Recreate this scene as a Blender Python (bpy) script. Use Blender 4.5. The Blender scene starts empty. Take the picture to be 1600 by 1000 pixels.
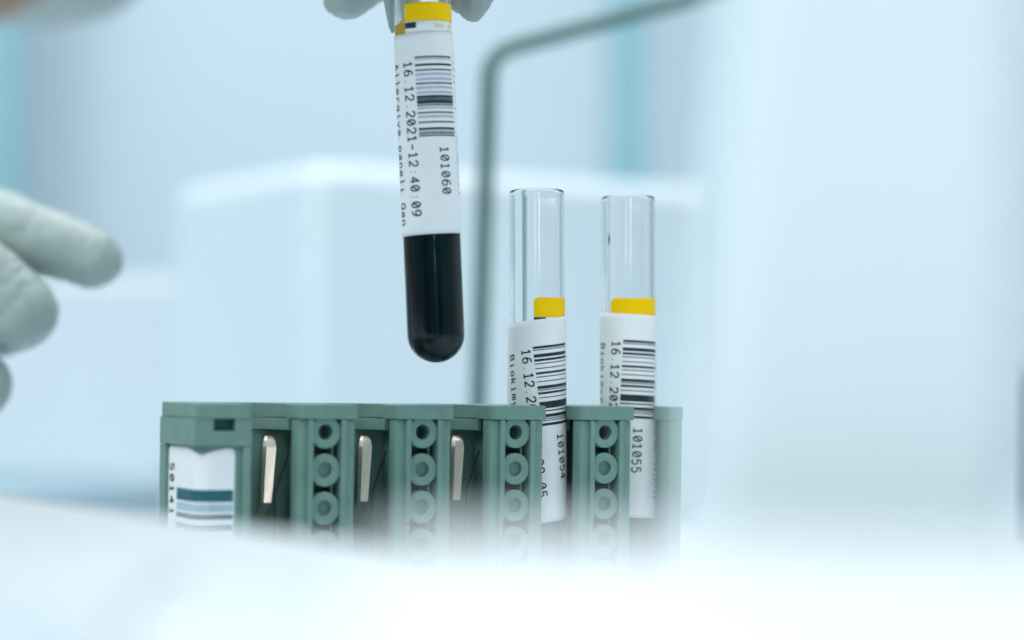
import bpy, bmesh, math, random
from mathutils import Vector, Matrix, noise

random.seed(7)
S = bpy.context.scene
COL = S.collection
MM = 0.001
FPX = 3513.0            # focal length in pixels of the 1600 px wide frame
EYE = 0.0727            # camera height over the bench
PITCH, ROLL = math.radians(1.45), math.radians(0.8)
CAM_Y = -0.52

# ------------------------------------------------------------------ camera
cam_d = bpy.data.cameras.new('camera')
cam = bpy.data.objects.new('camera', cam_d)
COL.objects.link(cam)
cam.location = (0, CAM_Y, EYE)
CAM_R = Matrix.Rotation(math.radians(90) + PITCH, 3, 'X') @ Matrix.Rotation(ROLL, 3, 'Z')
cam.rotation_euler = CAM_R.to_euler()
cam_d.sensor_width = 36.0
cam_d.lens = 36.0 * FPX / 1600.0
cam_d.clip_start = 0.01
cam_d.clip_end = 20
cam_d.dof.use_dof = True
cam_d.dof.focus_distance = 0.524
cam_d.dof.aperture_fstop = cam_d.lens / 14.0
S.camera = cam

# ------------------------------------------------------------------ world and lamps
W = bpy.data.worlds.new('World')
S.world = W
W.use_nodes = True
bg = W.node_tree.nodes['Background']
bg.inputs[1].default_value = 1.0
# a bright white laboratory ahead, a dimmer room behind the photographer
_n = W.node_tree.nodes
_tc = _n.new('ShaderNodeTexCoord')
_sx = _n.new('ShaderNodeSeparateXYZ')
_rm = _n.new('ShaderNodeValToRGB')
_mr = _n.new('ShaderNodeMapRange')
_mr.inputs['From Min'].default_value = -1
_mr.inputs['From Max'].default_value = 1
W.node_tree.links.new(_tc.outputs['Generated'], _sx.inputs[0])
W.node_tree.links.new(_sx.outputs['Y'], _mr.inputs['Value'])
W.node_tree.links.new(_mr.outputs[0], _rm.inputs[0])
W.node_tree.links.new(_rm.outputs[0], bg.inputs[0])
_rm.color_ramp.elements[0].position = 0.10
_rm.color_ramp.elements[0].color = (0.055, 0.125, 0.15, 1)
_rm.color_ramp.elements[1].position = 0.65
_rm.color_ramp.elements[1].color = (0.55, 0.64, 0.695, 1)


def area_lamp(name, loc, target, sx, sy, power, col):
    d = bpy.data.lights.new(name, 'AREA')
    d.shape = 'RECTANGLE'
    d.size = sx
    d.size_y = sy
    d.energy = power
    d.color = col
    o = bpy.data.objects.new(name, d)
    COL.objects.link(o)
    o.location = loc
    o.rotation_euler = (Vector(target) - Vector(loc)).to_track_quat('-Z', 'Y').to_euler()
    return o


area_lamp('ceiling_panel_lamp', (-0.25, -0.15, 1.1), (-0.1, -0.05, 0), 2.2, 1.5, 18.0, (0.96, 0.985, 1.0))
area_lamp('front_left_fill_lamp', (-0.70, -1.0, 0.85), (0.0, -0.1, 0.06), 0.8, 0.9, 11.5, (0.92, 0.99, 1.0))  # soft light from the left, added frontward to brighten pillar; no window
area_lamp('added_highlight_lamp', (0.25, -1.55, 0.45), (-0.02, 0.0, 0.06), 0.16, 0.55, 2.3, (1.0, 0.98, 0.95))  # added behind the camera for glints on clips and tubes; no real window
area_lamp('back_ceiling_lamp', (0.0, 0.75, 1.3), (0.0, 1.0, 0.1), 1.4, 0.7, 10.5, (0.90, 0.965, 1.0))

S.view_settings.view_transform = 'Standard'
S.view_settings.look = 'None'
S.view_settings.exposure = 0
S.view_settings.gamma = 1
S.view_settings.use_curve_mapping = False
S.render.engine = 'CYCLES'
try:
    S.cycles.use_denoising = True
    S.cycles.denoiser = 'OPENIMAGEDENOISE'
    S.cycles.denoising_input_passes = 'RGB_ALBEDO_NORMAL'
except Exception:
    pass
S.cycles.max_bounces = 14
S.cycles.transmission_bounces = 12
S.cycles.transparent_max_bounces = 12
S.cycles.caustics_reflective = False
S.cycles.sample_clamp_indirect = 6.0


# ------------------------------------------------------------------ helpers
def pt(px, py, d):
    """point of the place seen at pixel (px, py) of the photograph, d metres before the lens"""
    return Vector((0, CAM_Y, EYE)) + CAM_R @ Vector(((px - 800) * d / FPX, -(py - 500) * d / FPX, -d))


def mat(name, col, rough=0.5, metal=0.0, noise=0.0, nscale=60.0, bump=0.0, bscale=200.0, spec=0.5,
        sss=0.0, rvar=0.0):
    m = bpy.data.materials.new(name)
    m.use_nodes = True
    nt = m.node_tree
    b = nt.nodes['Principled BSDF']
    b.inputs['Base Color'].default_value = (*col, 1)
    b.inputs['Roughness'].default_value = rough
    b.inputs['Metallic'].default_value = metal
    b.inputs['Specular IOR Level'].default_value = spec
    if sss:
        b.inputs['Subsurface Weight'].default_value = sss
        b.inputs['Subsurface Radius'].default_value = (0.004, 0.003, 0.002)
        b.inputs['Subsurface Scale'].default_value = 0.6
    tc = nt.nodes.new('ShaderNodeTexCoord')
    if noise:
        n = nt.nodes.new('ShaderNodeTexNoise')
        n.inputs['Scale'].default_value = nscale
        n.inputs['Detail'].default_value = 4
        nt.links.new(tc.outputs['Object'], n.inputs['Vector'])
        r = nt.nodes.new('ShaderNodeMapRange')
        r.inputs['From Min'].default_value = 0.3
        r.inputs['From Max'].default_value = 0.7
        r.inputs['To Min'].default_value = 1 - noise
        r.inputs['To Max'].default_value = 1 + noise
        nt.links.new(n.outputs['Fac'], r.inputs['Value'])
        mx = nt.nodes.new('ShaderNodeVectorMath')
        mx.operation = 'SCALE'
        mx.inputs[0].default_value = col
        nt.links.new(r.outputs[0], mx.inputs['Scale'])
        nt.links.new(mx.outputs[0], b.inputs['Base Color'])
    if rvar:
        n3 = nt.nodes.new('ShaderNodeTexNoise')
        n3.inputs['Scale'].default_value = nscale * 1.7
        nt.links.new(tc.outputs['Object'], n3.inputs['Vector'])
        r3 = nt.nodes.new('ShaderNodeMapRange')
        r3.inputs['To Min'].default_value = rough - rvar
        r3.inputs['To Max'].default_value = rough + rvar
        nt.links.new(n3.outputs['Fac'], r3.inputs['Value'])
        nt.links.new(r3.outputs[0], b.inputs['Roughness'])
    if bump:
        n2 = nt.nodes.new('ShaderNodeTexNoise')
        n2.inputs['Scale'].default_value = bscale
        n2.inputs['Detail'].default_value = 5
        nt.links.new(tc.outputs['Object'], n2.inputs['Vector'])
        bp = nt.nodes.new('ShaderNodeBump')
        bp.inputs['Strength'].default_value = bump
        bp.inputs['Distance'].default_value = 0.0006
        nt.links.new(n2.outputs['Fac'], bp.inputs['Height'])
        nt.links.new(bp.outputs['Normal'], b.inputs['Normal'])
    return m


M = {}
M['rack'] = mat('rack_plastic', (0.155, 0.278, 0.240), 0.42, noise=0.09, nscale=170, bump=0.10, bscale=2600, rvar=0.06)
M['rack_in'] = M['rack']
M['steel'] = mat('spring_steel', (0.88, 0.82, 0.72), 0.33, 0.85, bump=0.025, bscale=900)
M['steel_dark'] = mat('thin_spring_steel', (0.05, 0.07, 0.07), 0.35, 0.6)
M['paper'] = mat('label_paper', (0.86, 0.885, 0.90), 0.55, spec=0.25, noise=0.025, nscale=160, bump=0.22, bscale=240)
M['ink'] = mat('thermal_ink', (0.008, 0.022, 0.030), 0.5, noise=0.3, nscale=900)
M['ink_worn'] = mat('worn_thermal_ink', (0.06, 0.14, 0.15), 0.6, noise=0.2, nscale=800)
M['ink_pale'] = mat('pale_thermal_ink', (0.48, 0.50, 0.60), 0.6, noise=0.1, nscale=800)
M['ink_faint'] = mat('faint_blue_ink', (0.40, 0.55, 0.62), 0.6, noise=0.1, nscale=500)
M['ink_teal'] = mat('faded_teal_ink', (0.012, 0.115, 0.15), 0.5, noise=0.2, nscale=700)
M['yellow'] = mat('yellow_tab_film', (1.0, 0.615, 0.001), 0.45, spec=0.12, noise=0.02, nscale=300)
M['yellow_print'] = mat('yellow_print', (0.85, 0.55, 0.10), 0.5)
M['glove'] = mat('latex_glove', (0.315, 0.385, 0.37), 0.42, noise=0.06, nscale=60, bump=0.5, bscale=260, sss=0.15)
M['skin'] = mat('skin', (0.27, 0.17, 0.10), 0.5, noise=0.1, nscale=120, bump=0.3, bscale=500, sss=0.1)
M['housing'] = mat('white_housing_plastic', (0.61, 0.655, 0.68), 0.38, noise=0.01, nscale=12, bump=0.05, bscale=1500)
M['pillar'] = mat('blue_lit_housing_plastic', (0.60, 0.69, 0.73), 0.4, noise=0.02, nscale=12, bump=0.05, bscale=1500)  # same white plastic; bluish light on the pillar is put into this colour
M['box'] = mat('white_machine_plastic', (0.64, 0.725, 0.77), 0.4, noise=0.015, nscale=10, bump=0.05, bscale=900)
M['bench'] = mat('bench_laminate', (0.62, 0.72, 0.79), 0.35, noise=0.03, nscale=14, bump=0.03, bscale=700)
M['wall'] = mat('painted_wall', (0.61, 0.70, 0.76), 0.7, noise=0.02, nscale=3, bump=0.05, bscale=120)
M['teal'] = mat('teal_painted_metal', (0.25, 0.46, 0.52), 0.45, noise=0.03, nscale=20)
M['teal_dark'] = mat('dark_teal_plastic', (0.005, 0.09, 0.10), 0.5, noise=0.05, nscale=30)
M['rod'] = mat('greenish_steel', (0.068, 0.145, 0.138), 0.33, 0.2, noise=0.08, nscale=80)
M['tray'] = mat('grey_blue_tray', (0.28, 0.385, 0.45), 0.4, noise=0.04, nscale=25)
M['cabinet'] = mat('pale_cabinet', (0.55, 0.62, 0.665), 0.45, noise=0.02, nscale=8)


def glass_mat():
    m = bpy.data.materials.new('clear_tube_plastic')
    m.use_nodes = True
    b = m.node_tree.nodes['Principled BSDF']
    b.inputs['Base Color'].default_value = (1.0, 1.0, 1.0, 1)
    b.inputs['Roughness'].default_value = 0.0
    b.inputs['IOR'].default_value = 1.33
    b.inputs['Transmission Weight'].default_value = 1.0
    return m


M['glass'] = glass_mat()
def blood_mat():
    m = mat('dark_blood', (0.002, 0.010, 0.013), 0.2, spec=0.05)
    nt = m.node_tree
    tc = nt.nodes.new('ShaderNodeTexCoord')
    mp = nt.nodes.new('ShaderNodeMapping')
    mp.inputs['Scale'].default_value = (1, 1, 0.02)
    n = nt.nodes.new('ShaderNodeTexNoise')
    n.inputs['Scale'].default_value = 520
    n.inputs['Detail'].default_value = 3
    r = nt.nodes.new('ShaderNodeValToRGB')  # pale upright streaks: reflected light put into the blood's colour
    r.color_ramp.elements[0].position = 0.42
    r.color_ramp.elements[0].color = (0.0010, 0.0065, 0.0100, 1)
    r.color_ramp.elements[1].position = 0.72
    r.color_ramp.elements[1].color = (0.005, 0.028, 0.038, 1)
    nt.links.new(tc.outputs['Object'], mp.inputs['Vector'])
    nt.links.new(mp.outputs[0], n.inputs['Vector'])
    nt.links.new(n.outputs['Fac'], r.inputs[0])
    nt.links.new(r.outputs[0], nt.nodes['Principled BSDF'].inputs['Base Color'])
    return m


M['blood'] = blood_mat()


def amber():
    m = bpy.data.materials.new('amber_plasma')
    m.use_nodes = True
    b = m.node_tree.nodes['Principled BSDF']
    b.inputs['Base Color'].default_value = (1.0, 0.56, 0.006, 1)
    b.inputs['Roughness'].default_value = 0.08
    b.inputs['Transmission Weight'].default_value = 0.1
    return m


M['plasma'] = amber()


def link_mesh(name, me, m=None, parent=None, smooth=False, angle=None):
    o = bpy.data.objects.new(name, me)
    COL.objects.link(o)
    if m is not None:
        me.materials.append(m)
    if parent is not None:
        o.parent = parent
    if smooth:
        for p in me.polygons:
            p.use_smooth = True
        if angle is not None:
            me.set_sharp_from_angle(angle=math.radians(angle))
    return o


def obj(name, bm, m, parent=None, bevel=0.0, seg=2, smooth=False, angle=40):
    bmesh.ops.recalc_face_normals(bm, faces=bm.faces)
    me = bpy.data.meshes.new(name)
    bm.to_mesh(me)
    bm.free()
    if bevel:
        me.polygons.foreach_set('use_smooth', [True] * len(me.polygons))
        o = link_mesh(name, me, m, parent)
        md = o.modifiers.new('bevel', 'BEVEL')
        md.width = bevel
        md.segments = seg
        md.limit_method = 'ANGLE'
        md.angle_limit = math.radians(35)
        md.harden_normals = True
        return o
    return link_mesh(name, me, m, parent, smooth, angle)


def thing(name, label, cat, loc=(0, 0, 0), rot=(0, 0, 0), group=None):
    o = bpy.data.objects.new(name, None)
    COL.objects.link(o)
    o.empty_display_size = 0.01
    o.location = loc
    o.rotation_euler = rot
    tag(o, label, cat, group)
    return o


def tag(o, label, cat, group=None):
    o['label'] = label
    o['category'] = cat
    if group:
        o['group'] = group


def add_box(bm, x0, x1, y0, y1, z0, z1):
    vs = [bm.verts.new((x, y, z)) for z in (z0, z1) for y in (y0, y1) for x in (x0, x1)]
    for q in ((0, 1, 3, 2), (4, 6, 7, 5), (0, 4, 5, 1), (2, 3, 7, 6), (0, 2, 6, 4), (1, 5, 7, 3)):
        bm.faces.new([vs[i] for i in q])


def add_prism(bm, poly, z0, z1):
    lo = [bm.verts.new((x, y, z0)) for x, y in poly]
    hi = [bm.verts.new((x, y, z1)) for x, y in poly]
    n = len(poly)
    bm.faces.new(lo[::-1])
    bm.faces.new(hi)
    for i in range(n):
        bm.faces.new((lo[i], lo[(i + 1) % n], hi[(i + 1) % n], hi[i]))


def add_lathe(bm, prof, n=64, close=True):
    """prof: list of (r, z), first and last on the axis when r == 0"""
    rings = []
    for r, z in prof:
        if r < 1e-9:
            rings.append([bm.verts.new((0, 0, z))])
        else:
            rings.append([bm.verts.new((r * math.cos(2 * math.pi * k / n), r * math.sin(2 * math.pi * k / n), z)) for k in range(n)])
    for a, b in zip(rings[:-1], rings[1:]):
        for k in range(n):
            k2 = (k + 1) % n
            if len(a) == 1 and len(b) == 1:
                continue
            if len(a) == 1:
                bm.faces.new((a[0], b[k], b[k2]))
            elif len(b) == 1:
                bm.faces.new((a[k], b[0], a[k2]))
            else:
                bm.faces.new((a[k], b[k], b[k2], a[k2]))


def add_tube_path(bm, pts, r, n=20):
    rings = []
    for i, p in enumerate(pts):
        p = Vector(p)
        t = (Vector(pts[min(i + 1, len(pts) - 1)]) - Vector(pts[max(i - 1, 0)])).normalized()
        u = t.cross(Vector((0, 1, 0)))
        if u.length < 1e-3:
            u = t.cross(Vector((1, 0, 0)))
        u.normalize()
        v = t.cross(u)
        rings.append([bm.verts.new(p + r * (math.cos(2 * math.pi * k / n) * u + math.sin(2 * math.pi * k / n) * v)) for k in range(n)])
    for a, b in zip(rings[:-1], rings[1:]):
        for k in range(n):
            bm.faces.new((a[k], a[(k + 1) % n], b[(k + 1) % n], b[k]))
    bm.faces.new(rings[0][::-1])
    bm.faces.new(rings[-1])


# ------------------------------------------------------------------ the setting
def structure(o):
    o['kind'] = 'structure'
    return o


bm = bmesh.new()
add_box(bm, -1.6, 1.6, -0.9, 1.6, -0.03, 0.0)
structure(obj('bench_top', bm, M['bench']))
bm = bmesh.new()
add_box(bm, -2.2, 2.2, 1.61, 1.70, -0.8, 1.7)
structure(obj('wall', bm, M['wall']))


def upright(px0, px1, d, label):
    a, b = pt(px0, 0, d), pt(px1, 0, d)
    bm = bmesh.new()
    add_box(bm, a.x, b.x, a.y, a.y + 0.03, 0.0, 0.95)
    o = obj('wall_post', bm, M['teal'], None, bevel=0.003)
    tag(o, label, 'post')
    return o


upright(952, 1017, 1.95, 'blurred teal upright post rising behind the right end of the big white box')
upright(-130, 32, 1.95, 'blurred teal upright post at the far left, behind the pointing gloved finger')

# pale low cabinet at the back left
bm = bmesh.new()
q = pt(200, 432, 1.45)
add_box(bm, -0.72, -0.12, q.y, q.y + 0.2, 0.0, q.z)
cab_y, cab_z = q.y, q.z
o = obj('cabinet', bm, M['cabinet'], None, bevel=0.01, seg=4)
for z0, z1 in ((0.004, cab_z * 0.95),):
    for x0, x1 in ((-0.71, -0.425), (-0.415, -0.13)):
        bm = bmesh.new()
        add_box(bm, x0, x1, cab_y - 0.006, cab_y - 0.0005, z0, z1)
        dr = obj('door', bm, M['cabinet'], o, bevel=0.002, seg=3)

tag(o, 'blurred pale low cabinet on the bench behind the gloved fingers at left', 'cabinet')

# round grey-blue tray on the bench
t = thing('round_tray', 'blurred round grey-blue tray on the bench left of the rack', 'tray', (-0.285, 0.345, 0))
bm = bmesh.new()
add_lathe(bm, [(0, 0.010), (0.118, 0.010), (0.120, 0.0), (0.0, 0.0)][::-1], 96)
obj('tray_floor', bm, M['tray'], t, smooth=True)
bm = bmesh.new()
add_lathe(bm, [(0.1205, 0.0), (0.150, 0.0), (0.152, 0.026), (0.149, 0.030), (0.144, 0.030), (0.1205, 0.012), (0.1205, 0.0)], 96)
obj('tray_rim', bm, M['tray'], t, smooth=True)

# ------------------------------------------------------------------ big white box behind the rack
bx = thing('machine_box', 'large blurred white machine box with rounded edges behind the tubes', 'machine',
           (pt(490, 0, 1.0).x, pt(490, 0, 1.0).y, 0), (0, 0, math.radians(29)))
bm = bmesh.new()
BT = pt(490, 250, 1.0).z
add_box(bm, 0, 0.226, 0, 0.178, 0.004, BT)
obj('machine_body', bm, M['box'], bx, bevel=0.012, seg=7)
for fx in (0.03, 0.18):
    for fy in (0.03, 0.12):
        bm = bmesh.new()
        add_lathe(bm, [(0, 0), (0.009, 0), (0.009, 0.005), (0, 0.005)], 24)
        f = obj('foot', bm, M['teal_dark'], bx, smooth=True, angle=40)
        f.location = (fx, fy, 0)

# ------------------------------------------------------------------ bent steel rod
D_ROD = 0.82
a = pt(747, 640, D_ROD)
p0 = Vector((a.x - 0.0012, a.y, 0.0))
p1 = pt(765, 83, D_ROD)
p2 = pt(1330, -70, D_ROD + 0.03)


def bend(p0, p1, p2, r, n=10):
    u = (p0 - p1).normalized()
    v = (p2 - p1).normalized()
    ang = u.angle(v)
    dist = r / math.tan(ang / 2)
    a0, b0 = p1 + u * dist, p1 + v * dist
    out = []
    for i in range(n + 1):
        k = i / n
        out.append(a0.lerp(p1, k).lerp(p1.lerp(b0, k), k))
    return out


p3 = Vector((p2.x + 0.004, p2.y, 0.0))
pts = [p0, p0.lerp(p1, 0.5)] + bend(p0, p1, p2, 0.013) + [p1.lerp(p2, 0.6)] + bend(p1, p2, p3, 0.013) + [p3]
rod = thing('bent_rod', 'blurred grey-green bent steel rod standing behind the tubes', 'rod', p0)
bm = bmesh.new()
add_tube_path(bm, [p - p0 for p in pts], 0.0031)
obj('rod_bar', bm, M['rod'], rod, smooth=True, angle=60)
for q in (p0, p3):
    bm = bmesh.new()
    add_lathe(bm, [(0, 0), (0.008, 0), (0.008, 0.004), (0.0045, 0.006), (0.0, 0.006)], 32)
    f = obj('rod_foot', bm, M['rod'], rod, smooth=True, angle=40)
    f.location = q - p0

# dark teal bin on the far right
bm = bmesh.new()
q = pt(1600, 575, 0.95)
add_box(bm, q.x + 0.004, q.x + 0.16, q.y, q.y + 0.05, 0.0, q.z)
o = obj('storage_bin', bm, M['teal_dark'], None, bevel=0.004, seg=3)
tag(o, 'blurred dark teal bin seen at the right edge beside the white pillar', 'bin')

# ------------------------------------------------------------------ white housing in the foreground
hs = thing('analyser_housing', 'bright blurred white plastic housing in the foreground, hiding the foot of the rack', 'machine', (0, -0.30, 0))
off = Vector((0, -0.30, 0))


def loc2(x, y):
    return (x - off.x, y - off.y)


RIM = 0.0495


def on_plane(px, py, z):
    o = Vector((0, CAM_Y, EYE))
    v = pt(px, py, 1.0) - o
    q = o + v * ((z - EYE) / v.z)
    return (q.x, q.y)


EDGE = [(-0.23, 0.14)] + [on_plane(px, py, RIM) for px, py in ((0, 772), (250, 806), (600, 853), (730, 890))] + [(0.012, -0.275), (0.012, -0.36)]
NEAR = [(0.006, -0.352)] + [on_plane(px, py, RIM) for px, py in ((640, 1010), (560, 930), (430, 895), (300, 886), (236, 893), (186, 955), (100, 930), (0, 903), (-250, 850))] + [(-0.30, 0.03)]
bm = bmesh.new()
add_prism(bm, [loc2(*p) for p in EDGE + NEAR], 0.0, RIM)
obj('rim', bm, M['housing'], hs, bevel=0.0008, seg=2)
# lower shelf in the notch between rim and ledge
bm = bmesh.new()
add_prism(bm, [loc2(*on_plane(px, py, RIM - 0.0016)) for px, py in ((192, 925), (240, 870), (430, 875), (660, 960), (700, 1150), (192, 1150))], 0.0, RIM - 0.0016)
obj('apron', bm, M['housing'], hs, bevel=0.0012, seg=3)
# near ledge
bm = bmesh.new()
LT = pt(1000, 825, 0.190).z
prof = [(-0.330, 0.0), (-0.330, LT - 0.003), (-0.3325, LT - 0.0003), (-0.345, LT), (-0.372, LT - 0.0006), (-0.385, LT - 0.0035), (-0.392, LT - 0.01), (-0.392, 0.0)]
x0, x1 = -0.0095, 0.16
lo = [bm.verts.new((x0 - off.x, y - off.y, z)) for y, z in prof]
hi = [bm.verts.new((x1 - off.x, y - off.y, z)) for y, z in prof]
bm.faces.new(lo)
bm.faces.new(hi[::-1])
for i in range(len(prof)):
    j = (i + 1) % len(prof)
    bm.faces.new((lo[i], lo[j], hi[j], hi[i]))
obj('ledge', bm, M['housing'], hs, bevel=0.0015, seg=3)
# pillar
bm = bmesh.new()
prof = [(0.0103, 0.0), (0.0270, 0.19), (0.0460, 0.19), (0.0460, 0.0)]     # left edge leans
lo = [bm.verts.new((x - off.x, -0.322 - off.y, z)) for x, z in prof]
hi = [bm.verts.new((x - off.x, -0.308 - off.y, z)) for x, z in prof]
bm.faces.new(lo)
bm.faces.new(hi[::-1])
for i in range(4):
    bm.faces.new((lo[i], lo[(i + 1) % 4], hi[(i + 1) % 4], hi[i]))
obj('pillar', bm, M['pillar'], hs, bevel=0.003, seg=4)

# ------------------------------------------------------------------ the tube rack
TH = math.radians(27)
P = 0.0237
RX = 0.0018
RT = 0.066
rack = thing('tube_rack', 'grey-green plastic five-place tube rack with ringed dividers and a barcode label', 'rack', (RX, 0, 0), (0, 0, TH))


def mm(poly):
    return [(x * MM, y * MM) for x, y in poly]


# base and rear wall
bm = bmesh.new()
add_box(bm, -0.0650, 0.0410, 0.0012, 0.0235, 0.0, 0.0170)
obj('base', bm, M['rack'], rack, bevel=0.0003)
bm = bmesh.new()
add_box(bm, -0.0650, 0.0410, 0.0208, 0.0238, 0.0171, 0.0627)
obj('rear_wall', bm, M['rack'], rack, bevel=0.00018)


def divider_body_bm():
    bm = bmesh.new()
    # core behind the recess floor (y 4.3), side walls hollowed around the tubes
    core = [(-6.8, 4.3), (-6.6, 5.0), (-5.5, 6.5), (-4.1, 8.4), (-1.4, 10.4), (-1.2, 20.7), (1.2, 20.7), (1.4, 10.4), (4.1, 8.4), (5.5, 6.5), (6.6, 5.0), (6.9, 4.3),
            (3.5, 4.3), (3.5, 8.0), (-3.5, 8.0), (-3.5, 4.3)]
    add_prism(bm, mm(core), 0.0121, 0.0627)
    # the two cheeks that frame the recess
    for s in (-1, 1):
        e = 6.8 if s < 0 else 7.25
        cheek = [(s * e, 4.28), (s * e, 1.9), (s * (e - 0.35), 1.3), (s * (e - 0.9), 1.1), (s * 3.4, 1.1), (s * 3.4, 4.28)]
        add_prism(bm, mm(cheek), 0.0, 0.0627)
    return bm


def flange_bm(s):
    bm = bmesh.new()
    a, b = sorted((s * 3.3, s * 4.55))
    add_box(bm, a * MM, b * MM, -0.0001, 0.0040, 0.0395, 0.0627)
    add_box(bm, a * MM, b * MM, 0.0004, 0.0041, 0.0, 0.0394)
    return bm


def stud_bm(deep=0.0014):
    bm = bmesh.new()
    r0, r1 = 3.65 * MM, 1.70 * MM
    prof = [(r0, 0.0075), (r0, 0.00020), (r0 - 0.00022, 0.0), (r1 + 0.00022, 0.0), (r1, 0.0002), (r1, deep), (0, deep)]
    add_lathe(bm, prof, 48)
    # small core pin in the hole, off the bore's axis like the moulding
    bmesh.ops.rotate(bm, verts=bm.verts, matrix=Matrix.Rotation(math.radians(-90), 3, 'X'))
    return bm


me_stud = None
dividers = []
ring_z = [0.0599 - 0.00845 * k for k in range(7)]


def make_divider():
    d = obj('divider', divider_body_bm(), M['rack'], rack, bevel=0.00022)
    for s in (-1, 1):
        obj('flange', flange_bm(s), M['rack'], d, bevel=0.00015)
    for k, z in enumerate(ring_z):
        if k < 2:
            st = obj('stud', stud_bm(0.0060 if k == 0 else 0.0014), M['rack'], d, smooth=True, angle=40)
            first = st
        else:
            st = first.copy()
            COL.objects.link(st)
            st.parent = d
        st.location = (-0.0002, 0.0006, z)
    bm = bmesh.new()
    add_box(bm, 0.00205, 0.0027, 0.0030, 0.0081, 0.013, 0.0625)
    obj('rib', bm, M['rack'], d, bevel=0.0001)
    return d


d0 = make_divider()
d0.location = (0, 0, 0)
for k in (-2, -1, 1):
    c = d0.copy()
    COL.objects.link(c)
    c.parent = rack
    c.location = (k * P, 0, 0)
    for ch in d0.children:
        e = ch.copy()
        COL.objects.link(e)
        e.parent = c

# left end block with a raised frame round the label
XL0, XL1 = -0.0771, -0.0652
bm = bmesh.new()
CR = 3.6
arc = [(XL0 * 1000 + CR - CR * math.cos(math.radians(a)), 1.2 + CR - CR * math.sin(math.radians(a))) for a in range(0, 91, 10)]
add_prism(bm, mm([(XL1 * 1000, 23.8), (XL0 * 1000, 23.8)] + arc + [(XL1 * 1000, 1.2)]), 0.0, 0.0567)        # label field, set back
eb = obj('end_block', bm, M['rack'], rack, smooth=True, angle=30)
bm = bmesh.new()
# top band with niche: front pieces round the niche opening
NX0, NX1, NZ0, NZ1 = -0.0740, -0.0690, 0.0601, 0.0628
add_box(bm, XL0 - 0.0011, XL1, 0.0030, 0.0240, 0.0568, 0.0628)
add_box(bm, XL0 - 0.0011, NX0, 0.0001, 0.0030, 0.0568, 0.0628)
add_box(bm, NX1, XL1, 0.0001, 0.0030, 0.0568, 0.0628)
add_box(bm, NX0, NX1, 0.0001, 0.0030, 0.0568, NZ0)
obj('label_frame', bm, M['rack'], eb)
bm = bmesh.new()
add_box(bm, -0.0671, XL1, 0.0001, 0.00118, 0.0, 0.0567)    # right strip
add_box(bm, XL0 - 0.0011, XL0 - 0.0001, 0.0205, 0.0240, 0.0, 0.0567)  # rear strip of the end face
obj('frame_strip', bm, M['rack'], eb, bevel=0.0002)
bm = bmesh.new()
add_box(bm, NX0 + 0.00005, NX1 - 0.00005, 0.0024, 0.0029, NZ0, NZ1)  # dark plate: the hole's shade put into its colour
obj('niche_shade_plate', bm, M['teal_dark'], eb)

# right end block
bm = bmesh.new()
add_prism(bm, mm([(41.1, 20.7), (43.0, 17.0), (43.0, 9.0), (42.2, 6.6), (41.1, 4.3), (41.1, 0.5), (44.2, 0.5), (44.9, 1.0), (44.9, 23.8), (41.1, 23.8)]), 0.0, 0.0627)
er = obj('end_block', bm, M['rack'], rack, bevel=0.0002)
# top plate: round tube holes, each open to the front
HC, HR = 13.3, 7.4
slots = [(k + 0.5) * P * 1000 for k in range(-3, 2)]


def hole_arc(c, xl, xr, r, n=40):
    a0 = math.atan2(-math.sqrt(r * r - (xl - c) ** 2), xl - c)
    a1 = math.atan2(-math.sqrt(r * r - (xr - c) ** 2), xr - c)
    a0 += 2 * math.pi          # start front left, turn over the rear to front right
    return [(c + r * math.cos(a0 + (a1 - a0) * i / n), HC + r * math.sin(a0 + (a1 - a0) * i / n)) for i in range(n + 1)]


X0 = XL0 * 1000
poly = [(X0 - 0.8, 23.9), (X0 - 0.8, 0.6), (X0 - 0.45, -0.05), (X0 + 0.5, -0.3), (XL1 * 1000 - 0.6, -0.3), (XL1 * 1000, 0.2)]
for i, c in enumerate(slots):
    xl = XL1 * 1000 + 0.05 if i == 0 else c - 0.5 * P * 1000 + 7.4
    xr = 41.0 if i == 4 else c + 0.5 * P * 1000 - 7.15
    poly += hole_arc(c, xl, xr, HR)
    if i == 4:
        poly += [(41.0, 0.4), (44.3, 0.2), (45.1, 0.9), (45.1, 23.9)]
    else:
        d = c + 0.5 * P * 1000
        poly += [(d - 7.15, 1.6), (d - 6.8, 0.5), (d - 5.9, -0.25), (d + 6.6, -0.25), (d + 7.2, 0.1), (d + 7.4, 0.8)]
bm = bmesh.new()
add_prism(bm, mm(poly), 0.0628, RT + 0.0001)
obj('top_plate', bm, M['rack'], rack, bevel=0.0003, seg=3)
# guide collars just under the holes
for i, c in enumerate(slots):
    ring = [(c + 7.12 * math.cos(math.radians(a)), HC + 7.12 * math.sin(math.radians(a))) for a in range(-14, 195, 8)]
    ring += [(c + 8.3 * math.cos(math.radians(a)), HC + 7.45 * math.sin(math.radians(a))) for a in range(194, -15, -8)]
    bm = bmesh.new()
    add_prism(bm, mm(ring), 0.0600, 0.06265)
    obj('guide_collar', bm, M['rack'], rack, bevel=0.00015)

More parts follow.
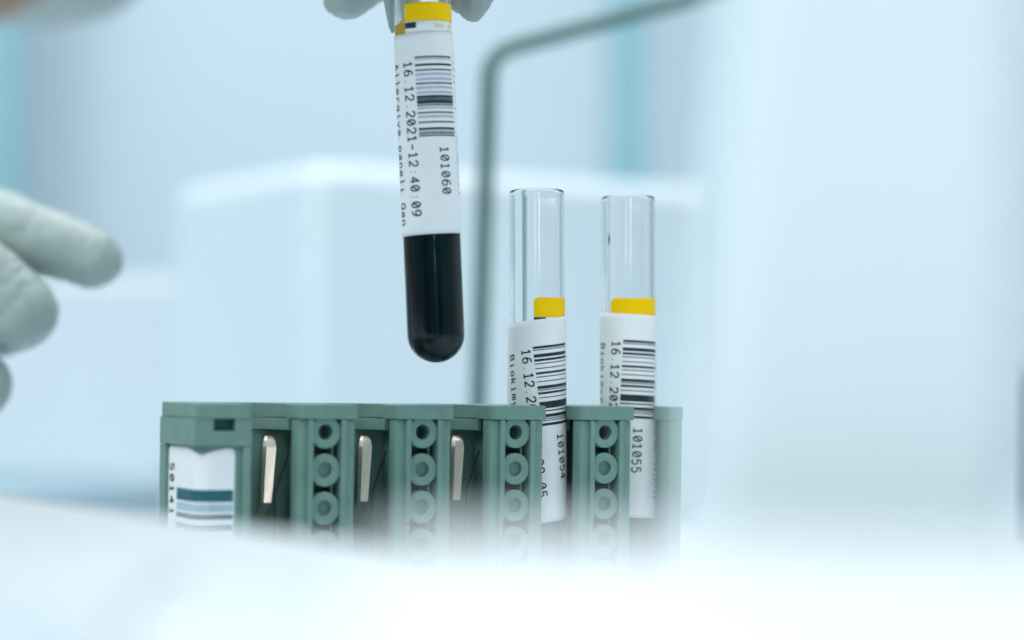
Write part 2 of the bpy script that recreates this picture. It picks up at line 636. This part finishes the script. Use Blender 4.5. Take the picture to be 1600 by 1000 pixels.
# springs in the slots
def spring_bm():
    """bent leaf, 2.6 mm wide: rises from the floor, leans, hooks back at the top"""
    bm = bmesh.new()
    w = 0.00145
    path = [(-0.0003, 0.0212, 0.0388), (-0.0003, 0.0206, 0.0392), (0.0000, 0.0164, 0.0435), (0.0013, 0.0182, 0.0560), (0.0014, 0.0186, 0.0575),
            (0.0015, 0.0193, 0.0585), (0.0015, 0.0203, 0.0588)]
    th = 0.00035
    tw = math.radians(21)
    ca, sa = math.cos(tw), math.sin(tw)
    wk = (0.45, 0.5, 0.85, 1.05, 0.9, 0.6, 0.45)

    def row(dy):
        out = []
        for (x, y, z), k in zip(path, wk):
            out.append([bm.verts.new((x + q * w * k * ca - b * sa, y - q * w * k * sa - b * ca + dy, z)) for q, b in ((-1, 0.0), (-0.42, 0.00042 * k), (1, 0.00018))])
        return out
    front, back = row(0.0), row(th)
    n = len(path)
    for i in range(n - 1):
        for c in (0, 1):
            bm.faces.new((front[i][c], front[i][c + 1], front[i + 1][c + 1], front[i + 1][c]))
            bm.faces.new((back[i][c], back[i + 1][c], back[i + 1][c + 1], back[i][c + 1]))
        for c in (0, 2):
            bm.faces.new((front[i][c], front[i + 1][c], back[i + 1][c], back[i][c]))
    for e in (0, n - 1):
        for c in (0, 1):
            bm.faces.new((front[e][c], front[e][c + 1], back[e][c + 1], back[e][c]))
    return bm


def wire_bm():
    bm = bmesh.new()
    pts = [Vector((-0.0036, 0.0085, 0.0125)), Vector((-0.0036, 0.0085, 0.0445)), Vector((-0.0034, 0.0085, 0.0465)), Vector((-0.0003, 0.0085, 0.0555))]
    for a, b in zip(pts[:-1], pts[1:]):
        r = 0.00022
        vs = [bm.verts.new(q + Vector((dx, dy, 0))) for q in (a, b) for dx, dy in ((-r, -0.0002), (r, -0.0002), (r, 0.0002), (-r, 0.0002))]
        for i in range(4):
            j = (i + 1) % 4
            bm.faces.new((vs[i], vs[j], vs[4 + j], vs[4 + i]))
        bm.faces.new(vs[:4][::-1])
        bm.faces.new(vs[4:])
    return bm


sp0 = None
for k in (-3, -2, -1):
    if sp0 is None:
        sp0 = obj('spring_clip', spring_bm(), M['steel'], rack)
        wi0 = obj('spring_wire', wire_bm(), M['steel_dark'], rack)
        s_, w_ = sp0, wi0
    else:
        s_, w_ = sp0.copy(), wi0.copy()
        for q in (s_, w_):
            COL.objects.link(q)
            q.parent = rack
    s_.location = ((k + 0.5) * P + 0.0038, 0, 0)
    w_.location = ((k + 0.5) * P + 0.0064, 0, 0)

# ------------------------------------------------------------------ stroke lettering
def ell(cx, cy, rx, ry, a0=0, a1=360, n=18):
    return [(cx + rx * math.cos(math.radians(a0 + (a1 - a0) * i / n)), cy + ry * math.sin(math.radians(a0 + (a1 - a0) * i / n))) for i in range(n + 1)]


six = [(.86, .93), (.62, 1), (.36, .93), (.13, .70), (.04, .40), (.08, .16), (.30, 0), (.65, 0), (.92, .14), (.96, .34), (.85, .52), (.6, .6), (.3, .56), (.08, .38)]
GLYPH = {
    '0': [ell(.5, .5, .46, .5), [(.24, .2), (.76, .8)]],
    '1': [[(.12, .78), (.5, 1), (.5, 0)], [(.1, 0), (.9, 0)]],
    '2': [[(.05, .74), (.13, .91), (.35, 1), (.65, 1), (.9, .9), (.95, .72), (.86, .54), (.04, 0), (.98, 0)]],
    '3': [[(.05, .9), (.3, 1), (.65, 1), (.9, .87), (.9, .66), (.65, .54), (.35, .54)], [(.65, .54), (.95, .4), (.95, .16), (.7, 0), (.3, 0), (.03, .1)]],
    '4': [[(.72, 0), (.72, 1), (0, .3), (1, .3)]],
    '5': [[(.9, 1), (.15, 1), (.1, .55), (.4, .63), (.7, .6), (.92, .45), (.95, .28), (.85, .1), (.6, 0), (.3, 0), (.05, .12)]],
    '6': [six],
    '9': [[(1 - x, 1 - y) for x, y in six]],
    '-': [[(.05, .47), (.95, .47)]],
    '.': [[(.42, .06), (.58, .06)]],
    ':': [[(.42, .12), (.58, .12)], [(.42, .62), (.58, .62)]],
    'B': [[(.08, 0), (.08, 1), (.6, 1), (.85, .9), (.88, .72), (.75, .56), (.08, .54)], [(.75, .54), (.95, .4), (.95, .18), (.8, .04), (.6, 0), (.08, 0)]],
    'i': [[(.2, .7), (.5, .7), (.5, 0)], [(.15, 0), (.9, 0)], [(.45, .97), (.55, .97)]],
    'o': [ell(.5, .35, .44, .35)],
    'k': [[(.1, 0), (.1, 1)], [(.85, .7), (.1, .28)], [(.35, .42), (.9, 0)]],
    'm': [[(.05, 0), (.05, .7)], [(.05, .58), (.2, .7), (.4, .68), (.5, .55), (.5, 0)], [(.5, .58), (.65, .7), (.85, .68), (.95, .55), (.95, 0)]],
    'y': [[(.05, .7), (.5, .02)], [(.95, .7), (.4, -.2), (.15, -.24)]],
    'a': [[(.12, .6), (.35, .7), (.65, .7), (.85, .58), (.85, 0)], [(.85, .4), (.3, .38), (.08, .25), (.1, .08), (.35, 0), (.65, .04), (.85, .2)]],
    'A': [[(0, 0), (.5, 1), (1, 0)], [(.18, .35), (.82, .35)]],
    'l': [[(.2, 1), (.5, 1), (.5, 0)], [(.12, 0), (.9, 0)]],
    'e': [[(.08, .37), (.92, .37), (.9, .55), (.68, .7), (.35, .7), (.1, .55), (.05, .3), (.15, .1), (.4, 0), (.7, 0), (.9, .1)]],
    'r': [[(.2, 0), (.2, .7)], [(.2, .5), (.45, .68), (.75, .7), (.9, .62)]],
    'g': [ell(.47, .37, .41, .33), [(.88, .7), (.88, -.05), (.7, -.22), (.3, -.22)]],
    'p': [[(.1, .7), (.1, -.25)], ell(.5, .36, .4, .34)],
    'n': [[(.12, 0), (.12, .7)], [(.12, .52), (.35, .7), (.65, .7), (.85, .55), (.85, 0)]],
    'Q': [ell(.5, .5, .46, .5), [(.55, .28), (1.0, -.08)]],
    ' ': [],
}


def text_polys(txt, s_mid, t0, pitch=1.864, w=1.28, h=2.1, sw=0.30, shear=0.0):
    """quads and dots in label space (s across to the right, t down), lettering turned to read downwards"""
    out = []
    for i, c in enumerate(txt):
        for line in GLYPH.get(c, []):
            P2 = [(s_mid - h / 2 + y * h, t0 + i * pitch + x * w + shear * y) for x, y in line]
            for (a, b) in zip(P2[:-1], P2[1:]):
                dx, dy = b[0] - a[0], b[1] - a[1]
                L = math.hypot(dx, dy) or 1e-6
                nx, ny = -dy / L * sw / 2, dx / L * sw / 2
                m = max(1, math.ceil(abs(dx) / 0.4))
                for q in range(m):
                    c0 = (a[0] + dx * q / m, a[1] + dy * q / m)
                    c1 = (a[0] + dx * (q + 1) / m, a[1] + dy * (q + 1) / m)
                    out.append([(c0[0] + nx, c0[1] + ny), (c1[0] + nx, c1[1] + ny), (c1[0] - nx, c1[1] - ny), (c0[0] - nx, c0[1] - ny)])
            for a in P2[1:-1]:
                out.append([(a[0] + sw / 2 * math.cos(k * math.pi / 4), a[1] + sw / 2 * math.sin(k * math.pi / 4)) for k in range(8)])
    return out


def rect(s0, s1, t0, t1, step=0.5):
    n = max(1, int((s1 - s0) / step))
    return [[(s0 + (s1 - s0) * i / n, t0), (s0 + (s1 - s0) * (i + 1) / n, t0), (s0 + (s1 - s0) * (i + 1) / n, t1), (s0 + (s1 - s0) * i / n, t1)] for i in range(n)]


# ------------------------------------------------------------------ sample tubes
TR = 6.55     # outer radius in mm
TL = 100.0


class Wrap:
    """maps label space in mm onto the tube wall; s_off turns the label, skew leans it, z_top is the height of t = 0"""
    def __init__(self, s_off, skew, z_top):
        self.s_off, self.c, self.k, self.z = s_off, math.cos(skew), math.sin(skew), z_top

    def at(self, s, t, dr, lift=0.0):
        ss = s * self.c + t * self.k + self.s_off
        tt = t * self.c - s * self.k
        r = TR + dr + lift
        f = ss / TR
        return Vector((r * math.sin(f), -r * math.cos(f), self.z - tt)) * MM


def wrapped(name, polys, wrap, dr, m, parent, lift=None):
    bm = bmesh.new()
    for p in polys:
        vs = [bm.verts.new(wrap.at(s, t, dr, lift(s, t) if lift else 0)) for s, t in p]
        bm.faces.new(vs)
    # face outwards
    for f in bm.faces:
        f.normal_update()
        c = f.calc_center_median()
        if f.normal.dot(Vector((c.x, c.y, 0))) < 0:
            f.normal_flip()
    me = bpy.data.meshes.new(name)
    bm.to_mesh(me)
    bm.free()
    return link_mesh(name, me, m, parent)


def sheet(name, s0, s1, t0, t1, wrap, dr, m, parent, lift=None, corner=0.0, ns=0.4, nt=1.2, thick=0.09, smooth=True, corners=(1, 1, 0, 0)):
    """thin film bent round the tube, rounded corners (top left, top right, bottom left, bottom right)"""
    bm = bmesh.new()
    I = max(2, int((s1 - s0) / ns))
    J = max(2, int((t1 - t0) / nt))
    g = []
    for i in range(I + 1):
        s = s0 + (s1 - s0) * i / I
        lo, hi = t0, t1
        dl, dr_ = s - s0, s1 - s
        if corner:
            if dl < corner:
                v = corner - math.sqrt(max(0, corner ** 2 - (corner - dl) ** 2))
                if corners[0]: lo = t0 + v
                if corners[2]: hi = t1 - v
            if dr_ < corner:
                v = corner - math.sqrt(max(0, corner ** 2 - (corner - dr_) ** 2))
                if corners[1]: lo = t0 + v
                if corners[3]: hi = t1 - v
        col = []
        for j in range(J + 1):
            t = lo + (hi - lo) * j / J
            col.append(bm.verts.new(wrap.at(s, t, dr, lift(s, t) if lift else 0)))
        g.append(col)
    for i in range(I):
        for j in range(J):
            bm.faces.new((g[i][j], g[i][j + 1], g[i + 1][j + 1], g[i + 1][j]))
    for f in bm.faces:
        f.normal_update()
        c = f.calc_center_median()
        if f.normal.dot(Vector((c.x, c.y, 0))) < 0:
            f.normal_flip()
    me = bpy.data.meshes.new(name)
    bm.to_mesh(me)
    bm.free()
    o = link_mesh(name, me, m, parent, smooth=smooth)
    md = o.modifiers.new('thickness', 'SOLIDIFY')
    md.thickness = thick * MM
    md.offset = -1
    return o


def tube_glass(parent):
    ro, ri = TR * MM, (TR - 0.95) * MM
    prof = []
    n = 14
    for i in range(n + 1):
        a = math.radians(-90 + 90 * i / n)
        prof.append((ro * math.cos(a) if i else 0, ro + ro * math.sin(a)))
    for z in (0.02, 0.04, 0.06, 0.08, 0.0985):
        prof.append((ro, z))
    # moulded lip
    prof += [(ro, 0.0990), (ro - 0.0001, 0.0996), (ro - 0.00035, 0.0999), (ri + 0.00035, 0.0999), (ri + 0.0001, 0.0996), (ri, 0.0990), (ri, 0.0985)]
    for z in (0.08, 0.06, 0.04, 0.02):
        prof.append((ri, z))
    zi = 0.0012 + ri
    for i in range(n + 1):
        a = math.radians(0 - 90 * i / n)
        prof.append((ri * math.cos(a) if i < n else 0, zi + ri * math.sin(a)))
    bm = bmesh.new()
    add_lathe(bm, prof, 96)
    return obj('glass_wall', bm, M['glass'], parent, smooth=True, angle=60)


# printed bars: (position, height) in mm down from the top of the code
def bars_from(px_list, u):
    return [(v * u, hgt * u) for v, hgt in px_list]


CODE_CLEAR = [(0, 3.2), (5, 1.2), (12, 4.6), (19.6, 3.2), (26.2, 1.2), (33.4, 1.2), (39.8, 3.0), (46.6, 1.2), (53.8, 1.2), (61, 4.2),
              (66.8, 1.2), (70.6, 3.0), (78.6, 1.2), (85.6, 6.2), (92.6, 3.2), (99, 1.8), (105, 4.2), (111, 1.2), (114, 1.2), (118.5, 3.6)]
CODE_WORN = [(0, 2.4, 1), (4, 1.6, 2), (11.8, 2.8, 0), (20.3, 2.2, 1), (26, 3.6, 2), (33.6, 3.6, 2), (41, 2.4, 1), (47, 3.4, 2), (54.5, 3.4, 2),
             (61, 2.8, 0), (64.4, 4.0, 1), (69.2, 4.0, 0), (75, 2, 1), (79, 2.6, 2), (86.5, 2.2, 1), (92, 3.4, 2), (101.3, 2.2, 1), (111, 2.8, 0),
             (115, 1.6, 2), (118, 2.4, 1), (122, 2.2, 1)]


def sliver_polys(s, t0, t1, rnd):
    """faint, unreadable line of print that turns round the side of the tube"""
    out = []
    t = t0
    while t < t1:
        L = rnd.uniform(0.5, 1.1)
        sl = rnd.uniform(0.5, 1.0)
        out.append([(s - sl, t), (s - sl, t + 0.3), (s + sl, t + L), (s + sl, t + L - 0.3)])
        t += rnd.choice((1.0, 1.25, 1.864))
    return out


def make_tube(label, base, tilt, s_off, skew, z_top, date, number, name_line, worn, tab, seed, left_lift, group, extra=None, label_s=(-11, 17.0), t_top=-6.3, t_bot=42.8):
    rnd = random.Random(seed)
    t = thing('sample_tube', label, 'test tube', base, tilt, group)
    tube_glass(t)
    w = Wrap(s_off, skew, z_top)
    wt = Wrap(0.0, tab.get('skew', 0.0), z_top)

    def lift(s, tt):
        return left_lift * max(0.0, 1 - (s - label_s[0]) / 3.0) ** 2 if left_lift else 0.0
    # tab label of the tube itself, under the sample label
    tl = sheet('tab_label', tab['s0'], tab['s1'], tab['t0'], tab['t1'], wt, 0.05, M['yellow'], t, corner=1.3, corners=(1, 0, 0, 0), nt=0.4, ns=0.16, thick=0.04)
    if tab.get('white'):
        a = tab['white']
        sheet('tab_foot', tab['s0'] + a[2], tab['s1'], a[0], a[1], wt, 0.051, M['paper'], tl, thick=0.04)
    if tab.get('black'):
        b = tab['black']
        wrapped('tab_mark', rect(b[0], b[1], b[2], b[3], 0.3), wt, 0.085, M['ink'], tl)
    if tab.get('print'):
        pr = []
        for q in tab['print']:
            cx, cy = q
            e = ell(0, 0, 0.62, 0.45, n=12)
            for (a, b) in zip(e[:-1], e[1:]):
                pr.append([(cx + a[0], cy + a[1]), (cx + b[0], cy + b[1]), (cx + b[0] * .65, cy + b[1] * .6), (cx + a[0] * .65, cy + a[1] * .6)])
        wrapped('tab_print', pr, wt, 0.12, M['yellow_print'], tl)
    lab = sheet('barcode_label', label_s[0], label_s[1], t_top, t_bot, w, 0.22, M['paper'], t, lift=lift if left_lift else None, corner=0.9, corners=(1, 1, 1, 1))
    k = 0.262

    def lf(s, tt):
        return lift(s, tt)
    wrapped('name_print', text_polys(name_line, -4.2 if worn else -4.75, 0.9 if worn else 1.2, sw=0.35), w, k, M['ink'], lab, lf)
    wrapped('date_print', text_polys(date, 0, 1.0 if worn else 0.5, sw=0.35), w, k, M['ink'], lab, lf)
    s0, s1 = 1.75, 11.4
    if worn:
        u = 0.1456
        for idx, (mname, nm) in enumerate((('ink', 'barcode'), ('ink_worn', 'worn_barcode'), ('ink_pale', 'pale_barcode'))):
            pl = []
            for v, hgt, kind in CODE_WORN:
                if kind == idx:
                    pl += rect(s0, s1 - 0.5, v * u, (v + hgt * 1.2) * u)
            wrapped(nm, pl, w, k, M[mname], lab)
    else:
        u = 0.1535
        pl = []
        for v, hgt in CODE_CLEAR:
            pl += rect(s0, s1, v * u, (v + hgt * 1.12) * u)
        wrapped('barcode', pl, w, k, M['ink'], lab)
    wrapped('number_print', text_polys(number, 7.3 if worn else 6.4, 21.2 if not worn else 20.6, sw=0.32), w, k, M['ink'], lab)
    wrapped('side_print', sliver_polys(12.4, 1.0, 12.0, rnd) + sliver_polys(12.4, 17.0 if worn else 21.5, 31.0 if worn else 38.0, rnd), w, k, M['ink'], lab)
    if extra:
        extra(t, lab)
    return t


def blood_extra(t, lab):
    r = (TR - 0.75) * MM
    rb = 0.0014 + r
    prof = [(0, 0.0011)]
    n = 14
    prof = []
    for i in range(n + 1):
        a = math.radians(-90 + 90 * i / n)
        prof.append((r * math.cos(a) if i else 0, 0.0010 + r + r * math.sin(a)))
    prof += [(r, 0.03), (r, 0.05), (r, 0.062), (0, 0.062)]
    bm = bmesh.new()
    add_lathe(bm, prof, 80)
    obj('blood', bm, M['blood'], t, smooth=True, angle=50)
    bm = bmesh.new()
    add_lathe(bm, [(0, 0.0621), (r, 0.0621), (r, 0.0764), (r - 0.0004, 0.0780), (r - 0.0014, 0.0771), (0, 0.0768)], 80)
    obj('plasma', bm, M['plasma'], t, smooth=True, angle=60)



TUBES = 'sample tubes with yellow tabs'
# the tube held in the hand
HB = pt(683, 567, 0.511)
make_tube('sample tube of dark blood held up by gloved fingers above the rack', HB, (0, math.radians(-3.25), 0),
          -3.75, math.radians(1.2), 69.0, '16.12.2021-12:40:09', '101060', 'Allergiya paneli Qan', True,
          dict(s0=-4.15, s1=14.0, t0=-12.4, t1=-8.25, white=(-8.2, -5.3, 0.0), black=(-4.1, -1.35, -7.9, -6.55), print=[(3.4, -7.0), (4.7, -7.0), (7.4, -6.9)]),
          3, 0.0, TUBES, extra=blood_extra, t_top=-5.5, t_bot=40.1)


def film_edge(t, lab):
    # edge of the clear film that carries the tab, seen as a bluish line in the empty tube
    wf = Wrap(0, 0, 0)
    sheet('film_edge', -3.75, -3.2, -99.0, -40.0, wf, 0.03, M['film'], t, nt=8, thick=0.03)


def dry_spot(t, lab):
    wf = Wrap(0, 0, 0)
    pl = []
    for i in range(8):
        a = -1.0 + 2.0 * i / 8
        b = -1.0 + 2.0 * (i + 1) / 8
        fa, fb = 0.55 * a * a, 0.55 * b * b
        wa, wb = 0.60 * (1 - a * a) + 0.05, 0.60 * (1 - b * b) + 0.05
        pl.append([(-5.15 - fa, a * 1.55 - 89.2), (-5.15 - fb, b * 1.55 - 89.2), (-5.15 - fb - wb, b * 1.55 - 89.2), (-5.15 - fa - wa, a * 1.55 - 89.2)])
    wrapped('dried_spot', pl, wf, 0.02, M['ink'], t)


M['film'] = mat('film_edge', (0.36, 0.56, 0.64), 0.4)
T4 = pt(842, 975, 0.5355)
make_tube('open sample tube numbered 101054 standing in the rack, label askew', (T4.x, T4.y, 0.0175), (0, math.radians(-1.1), 0),
          -2.95, math.radians(6.3), 62.2, '16.12.2021-12:39:05', '101054', 'Biokimya', False,
          dict(s0=-0.95, s1=14.0, t0=-11.9, t1=-7.25, white=(-7.2, -3.0, 0.0), black=(-0.93, 1.95, -7.2, -5.2)),
          5, 0.55, TUBES, extra=film_edge, label_s=(-8.2, 15.0), t_bot=41.5)
T5 = pt(983, 975, 0.548)
make_tube('open sample tube numbered 101055 in the end slot of the rack, dark spot on glass', (T5.x, T5.y, 0.0173), (0, math.radians(-0.9), 0),
          -3.30, math.radians(-3.2), 64.9, '16.12.2021-12:39:05', '101055', 'Biokimya', False,
          dict(s0=-5.0, s1=14.0, t0=-10.0, t1=-5.0),
          8, 0.35, TUBES, extra=dry_spot, label_s=(-7.6, 15.6))

# ------------------------------------------------------------------ label on the end block of the rack
def fold(u, out=0.0):
    """u in mm from the rear of the end face, round the corner, along the front"""
    r = CR + out
    L1 = 20.3 - (1.2 + CR)
    q = math.pi / 2 * CR
    cx, cy = XL0 * 1000 + CR, 1.2 + CR
    if u < L1:
        return cx - r, 20.3 - u
    if u < L1 + q:
        a = (u - L1) / CR
        return cx - r * math.cos(a), cy - r * math.sin(a)
    return cx + (u - L1 - q), cy - r


def fold_mesh(name, polys, out, m, parent, smooth=False):
    bm = bmesh.new()
    for p in polys:
        vs = []
        for u, z in p:
            x, y = fold(u, out)
            vs.append(bm.verts.new((x * MM, y * MM, z * MM)))
        bm.faces.new(vs)
    bmesh.ops.remove_doubles(bm, verts=bm.verts, dist=1e-7)
    for f in bm.faces:
        f.normal_update()
        if f.normal.x + f.normal.y > 0:
            f.normal_flip()
    me = bpy.data.meshes.new(name)
    bm.to_mesh(me)
    bm.free()
    return link_mesh(name, me, m, parent, smooth=smooth)


def ztop(u):
    z = 56.3 - 1.5 * max(0, 1 - abs(u - 18.6) / 6.0) ** 1.6
    for e in (0.0, 26.0):
        d = abs(u - e)
        if d < 1.2:
            z -= 1.2 - math.sqrt(max(0, 1.44 - (1.2 - d) ** 2))
    return z


us = [26.0 * i / 110 for i in range(111)]
polys = []
for a, b in zip(us[:-1], us[1:]):
    for k in range(6):
        polys.append([(a, ztop(a) + (24 - ztop(a)) * k / 6), (b, ztop(b) + (24 - ztop(b)) * k / 6),
                      (b, ztop(b) + (24 - ztop(b)) * (k + 1) / 6), (a, ztop(a) + (24 - ztop(a)) * (k + 1) / 6)])
rl = fold_mesh('rack_label', polys, 0.14, M['paper'], rack, smooth=True)


def foldrect(z0, z1, u0=6.0, u1=25.7):
    n = 60
    return [[(u0 + (u1 - u0) * i / n, z0), (u0 + (u1 - u0) * (i + 1) / n, z0), (u0 + (u1 - u0) * (i + 1) / n, z1), (u0 + (u1 - u0) * i / n, z1)] for i in range(n)]


fold_mesh('barcode', foldrect(44.7, 47.3) + foldrect(41.0, 42.0) + foldrect(38.7, 39.9) + foldrect(33.7, 36.2), 0.20, M['ink_teal'], rl)
fold_mesh('pale_barcode', foldrect(42.5, 44.2), 0.195, M['ink_faint'], rl)
tp = []
for p in text_polys('50141', 2.6, 0.0, pitch=2.45, w=1.5, h=2.6, sw=0.46):
    tp.append([(s, 52.5 - t) for s, t in p])
fold_mesh('number_print', tp, 0.21, M['ink'], rl)


# ------------------------------------------------------------------ gloved hands
def capsule(bm, a, b, ra, rb, n=20, rings=6):
    a, b = Vector(a), Vector(b)
    ax = (b - a)
    L = ax.length
    ax.normalize()
    rot = ax.to_track_quat('Z', 'Y').to_matrix()
    prof = []
    for i in range(rings + 1):
        t = math.radians(-90 + 90 * i / rings)
        prof.append((ra * math.cos(t), ra * math.sin(t)))
    for i in range(rings + 1):
        t = math.radians(90 * i / rings)
        prof.append((rb * math.cos(t), L + rb * math.sin(t)))
    rr = []
    for k, (r, z) in enumerate(prof):
        if k in (0, len(prof) - 1):
            rr.append([bm.verts.new(a + rot @ Vector((0, 0, z)))])
        else:
            rr.append([bm.verts.new(a + rot @ Vector((r * math.cos(2 * math.pi * q / n), r * math.sin(2 * math.pi * q / n), z))) for q in range(n)])
    for p, q in zip(rr[:-1], rr[1:]):
        for k in range(n):
            k2 = (k + 1) % n
            if len(p) == 1:
                bm.faces.new((p[0], q[k2], q[k]))
            elif len(q) == 1:
                bm.faces.new((p[k], p[k2], q[0]))
            else:
                bm.faces.new((p[k], p[k2], q[k2], q[k]))


def chain(bm, pts, rad):
    for i in range(len(pts) - 1):
        capsule(bm, pts[i], pts[i + 1], rad[i], rad[i + 1])


def grown(name, bm, m, parent, voxel=0.0009, smooth=5, lumps=True):
    """fuse the limbs into one continuous skin"""
    me = bpy.data.meshes.new(name + '_frame')
    bm.to_mesh(me)
    bm.free()
    tmp = bpy.data.objects.new(name + '_frame', me)
    COL.objects.link(tmp)
    r = tmp.modifiers.new('r', 'REMESH')
    r.mode = 'VOXEL'
    r.voxel_size = voxel
    r.use_smooth_shade = True
    sm = tmp.modifiers.new('s', 'SMOOTH')
    sm.factor = 0.5
    sm.iterations = smooth
    dg = bpy.context.evaluated_depsgraph_get()
    dg.update()
    out = bpy.data.meshes.new_from_object(tmp.evaluated_get(dg))
    bpy.data.objects.remove(tmp, do_unlink=True)
    out.name = name
    if lumps:
        co = [v.co.copy() for v in out.vertices]
        no = [v.normal.copy() for v in out.vertices]
        for v, c, n in zip(out.vertices, co, no):
            d = 0.0005 * noise.noise(c * 90) + 0.00015 * noise.noise(c * 260 + Vector((3, 1, 7)))
            # stretched folds across the rubber
            f = noise.noise(Vector((c.x * 330, c.y * 60, c.z * 120)))
            d -= 0.00035 * max(0.0, 0.25 - abs(f)) / 0.25
            v.co = c + n * d
    return link_mesh(name, out, m, parent, smooth=True)


# hand at the left: index finger stretched out, the others curled
DL = 0.625
U = DL / FPX


def lp(px, py, dy=0.0):
    return pt(px, py, DL) + Vector((0, dy, 0))


wr = lp(-760, 300, -0.02)
hl = thing('gloved_hand', 'blurred pale rubber gloved hand at the left edge, index finger pointing right', 'hand', wr)


def rel(o, L):
    return [Vector(p) - o for p in L]


bm = bmesh.new()
mcp_i, mcp_m, mcp_r, mcp_p = lp(-250, 258, 0.004), lp(-205, 278, -0.022), lp(-265, 430, -0.018), lp(-285, 525, -0.014)
chain(bm, rel(wr, [mcp_i, lp(-25, 352, 0.002), lp(75, 380, 0.001), lp(143, 404, 0.0)]), [76 * U, 66 * U, 55 * U, 47 * U])
capsule(bm, lp(143, 404) - wr, lp(152, 408) - wr, 47 * U, 42 * U)
chain(bm, rel(wr, [mcp_m, lp(50, 489, -0.018), lp(-55, 512, 0.016), lp(-150, 500, 0.028)]), [74 * U, 62 * U, 54 * U, 46 * U])
chain(bm, rel(wr, [mcp_r, lp(-14, 602, -0.020), lp(-95, 622, 0.014), lp(-190, 600, 0.026)]), [70 * U, 58 * U, 52 * U, 44 * U])
chain(bm, rel(wr, [mcp_p, lp(-130, 680, -0.014), lp(-180, 720, 0.008), lp(-240, 690, 0.020)]), [62 * U, 50 * U, 46 * U, 40 * U])
# palm and back of the hand
for m_, r_ in ((mcp_i, 76), (mcp_m, 78), (mcp_r, 74), (mcp_p, 66)):
    capsule(bm, wr - wr + Vector((0.012, 0, 0)), m_ - wr, 115 * U, r_ * U)
for a, b in ((mcp_i, mcp_m), (mcp_m, mcp_r), (mcp_r, mcp_p)):
    capsule(bm, a - wr, b - wr, 74 * U, 70 * U)
chain(bm, rel(wr, [lp(-640, 250, 0.01), lp(-440, 150, 0.03), lp(-290, 140, 0.045), lp(-190, 190, 0.05)]), [100 * U, 82 * U, 64 * U, 52 * U])
capsule(bm, Vector((0, 0, 0)), lp(-1000, 330, -0.03) - wr, 115 * U, 135 * U)
grown('glove', bm, M['glove'], hl)
bm = bmesh.new()
capsule(bm, lp(-985, 330, -0.03) - wr, lp(-1900, 420, -0.12) - wr, 120 * U, 200 * U)
grown('forearm', bm, M['skin'], hl, voxel=0.003)

# hand above, pinching the tube; wrist comes in from the near left
tube_up = Vector((math.sin(math.radians(-3.25)), 0, math.cos(math.radians(-3.25))))
hw = pt(60, 50, 0.372) + Vector((0, 0, 0.0258))
hh = thing('gloved_hand', 'pale rubber gloved fingertips pinching the raised blood tube from above', 'hand', hw)
bm = bmesh.new()
grip = HB + tube_up * 0.095
i_tip = Vector((-0.0264, grip.y + 0.0158, 0.1660))
m_tip = Vector((-0.0117, grip.y + 0.0170, 0.1640))
mi = Vector((-0.034, -0.020, 0.216))
mmid = Vector((-0.016, -0.008, 0.220))
mr = Vector((-0.050, 0.002, 0.212))
mp = Vector((-0.066, 0.004, 0.204))
chain(bm, rel(hw, [mi, Vector((-0.032, 0.022, 0.208)), Vector((-0.0275, 0.017, 0.184)), i_tip]), [0.0115, 0.0098, 0.0084, 0.0068])
# loose glove rubber at this tip makes a point
capsule(bm, i_tip - hw, pt(613, 50, 0.529) - hw, 0.0066, 0.0009)
chain(bm, rel(hw, [mmid, Vector((-0.003, 0.022, 0.208)), Vector((-0.0045, 0.020, 0.184)), m_tip]), [0.0115, 0.0098, 0.0082, 0.0062])
for (ax, ay, ar), (bx_, by_, br) in (((716, 4, 2.4), (740, 27, 1.7)), ((740, 27, 1.7), (762, -6, 2.2)), ((740, 6, 3.6), (740, 22, 2.2)), ((742, -20, 5.0), (740, 10, 3.4))):
    capsule(bm, pt(ax, ay, 0.527) - hw, pt(bx_, by_, 0.527) - hw, ar * MM, br * MM)
# third finger, curled, its tip hanging lower left
chain(bm, rel(hw, [mr, Vector((-0.040, 0.038, 0.196)), Vector((-0.026, 0.040, 0.176)), pt(590, -44, 0.555), pt(541, -9, 0.553)]), [0.0110, 0.0095, 0.0082, 0.0074, 0.0062])
chain(bm, rel(hw, [mp, Vector((-0.062, 0.034, 0.190)), Vector((-0.052, 0.042, 0.178)), Vector((-0.054, 0.034, 0.172))]), [0.0100, 0.0082, 0.0072, 0.0066])
# thumb in front of the tube, out of the picture
chain(bm, rel(hw, [Vector((-0.056, -0.085, 0.196)), Vector((-0.040, -0.055, 0.190)), Vector((-0.024, -0.030, 0.190)), grip + Vector((0.000, -0.0148, 0.002))]), [0.0150, 0.0120, 0.0100, 0.0082])
for m_, r_ in ((mi, 0.0118), (mmid, 0.0116), (mr, 0.0112), (mp, 0.0102)):
    capsule(bm, Vector((0.006, 0.012, 0.014)), m_ - hw, 0.0205, r_)
for a, b in ((mi, mmid), (mi, mr), (mr, mp)):
    capsule(bm, a - hw, b - hw, 0.0112, 0.0108)
capsule(bm, Vector((0, 0, 0)), Vector((0.018, 0.022, 0.012)), 0.0255, 0.020)
capsule(bm, Vector((0, 0, 0)), Vector((-0.013, -0.019, 0.004)), 0.0255, 0.0262)
grown('glove', bm, M['glove'], hh, voxel=0.0007)
bm = bmesh.new()
capsule(bm, Vector((-0.0125, -0.0185, -0.0030)), Vector((-0.150, -0.140, 0.080)), 0.0258, 0.036)
grown('forearm', bm, M['skin'], hh, voxel=0.002)
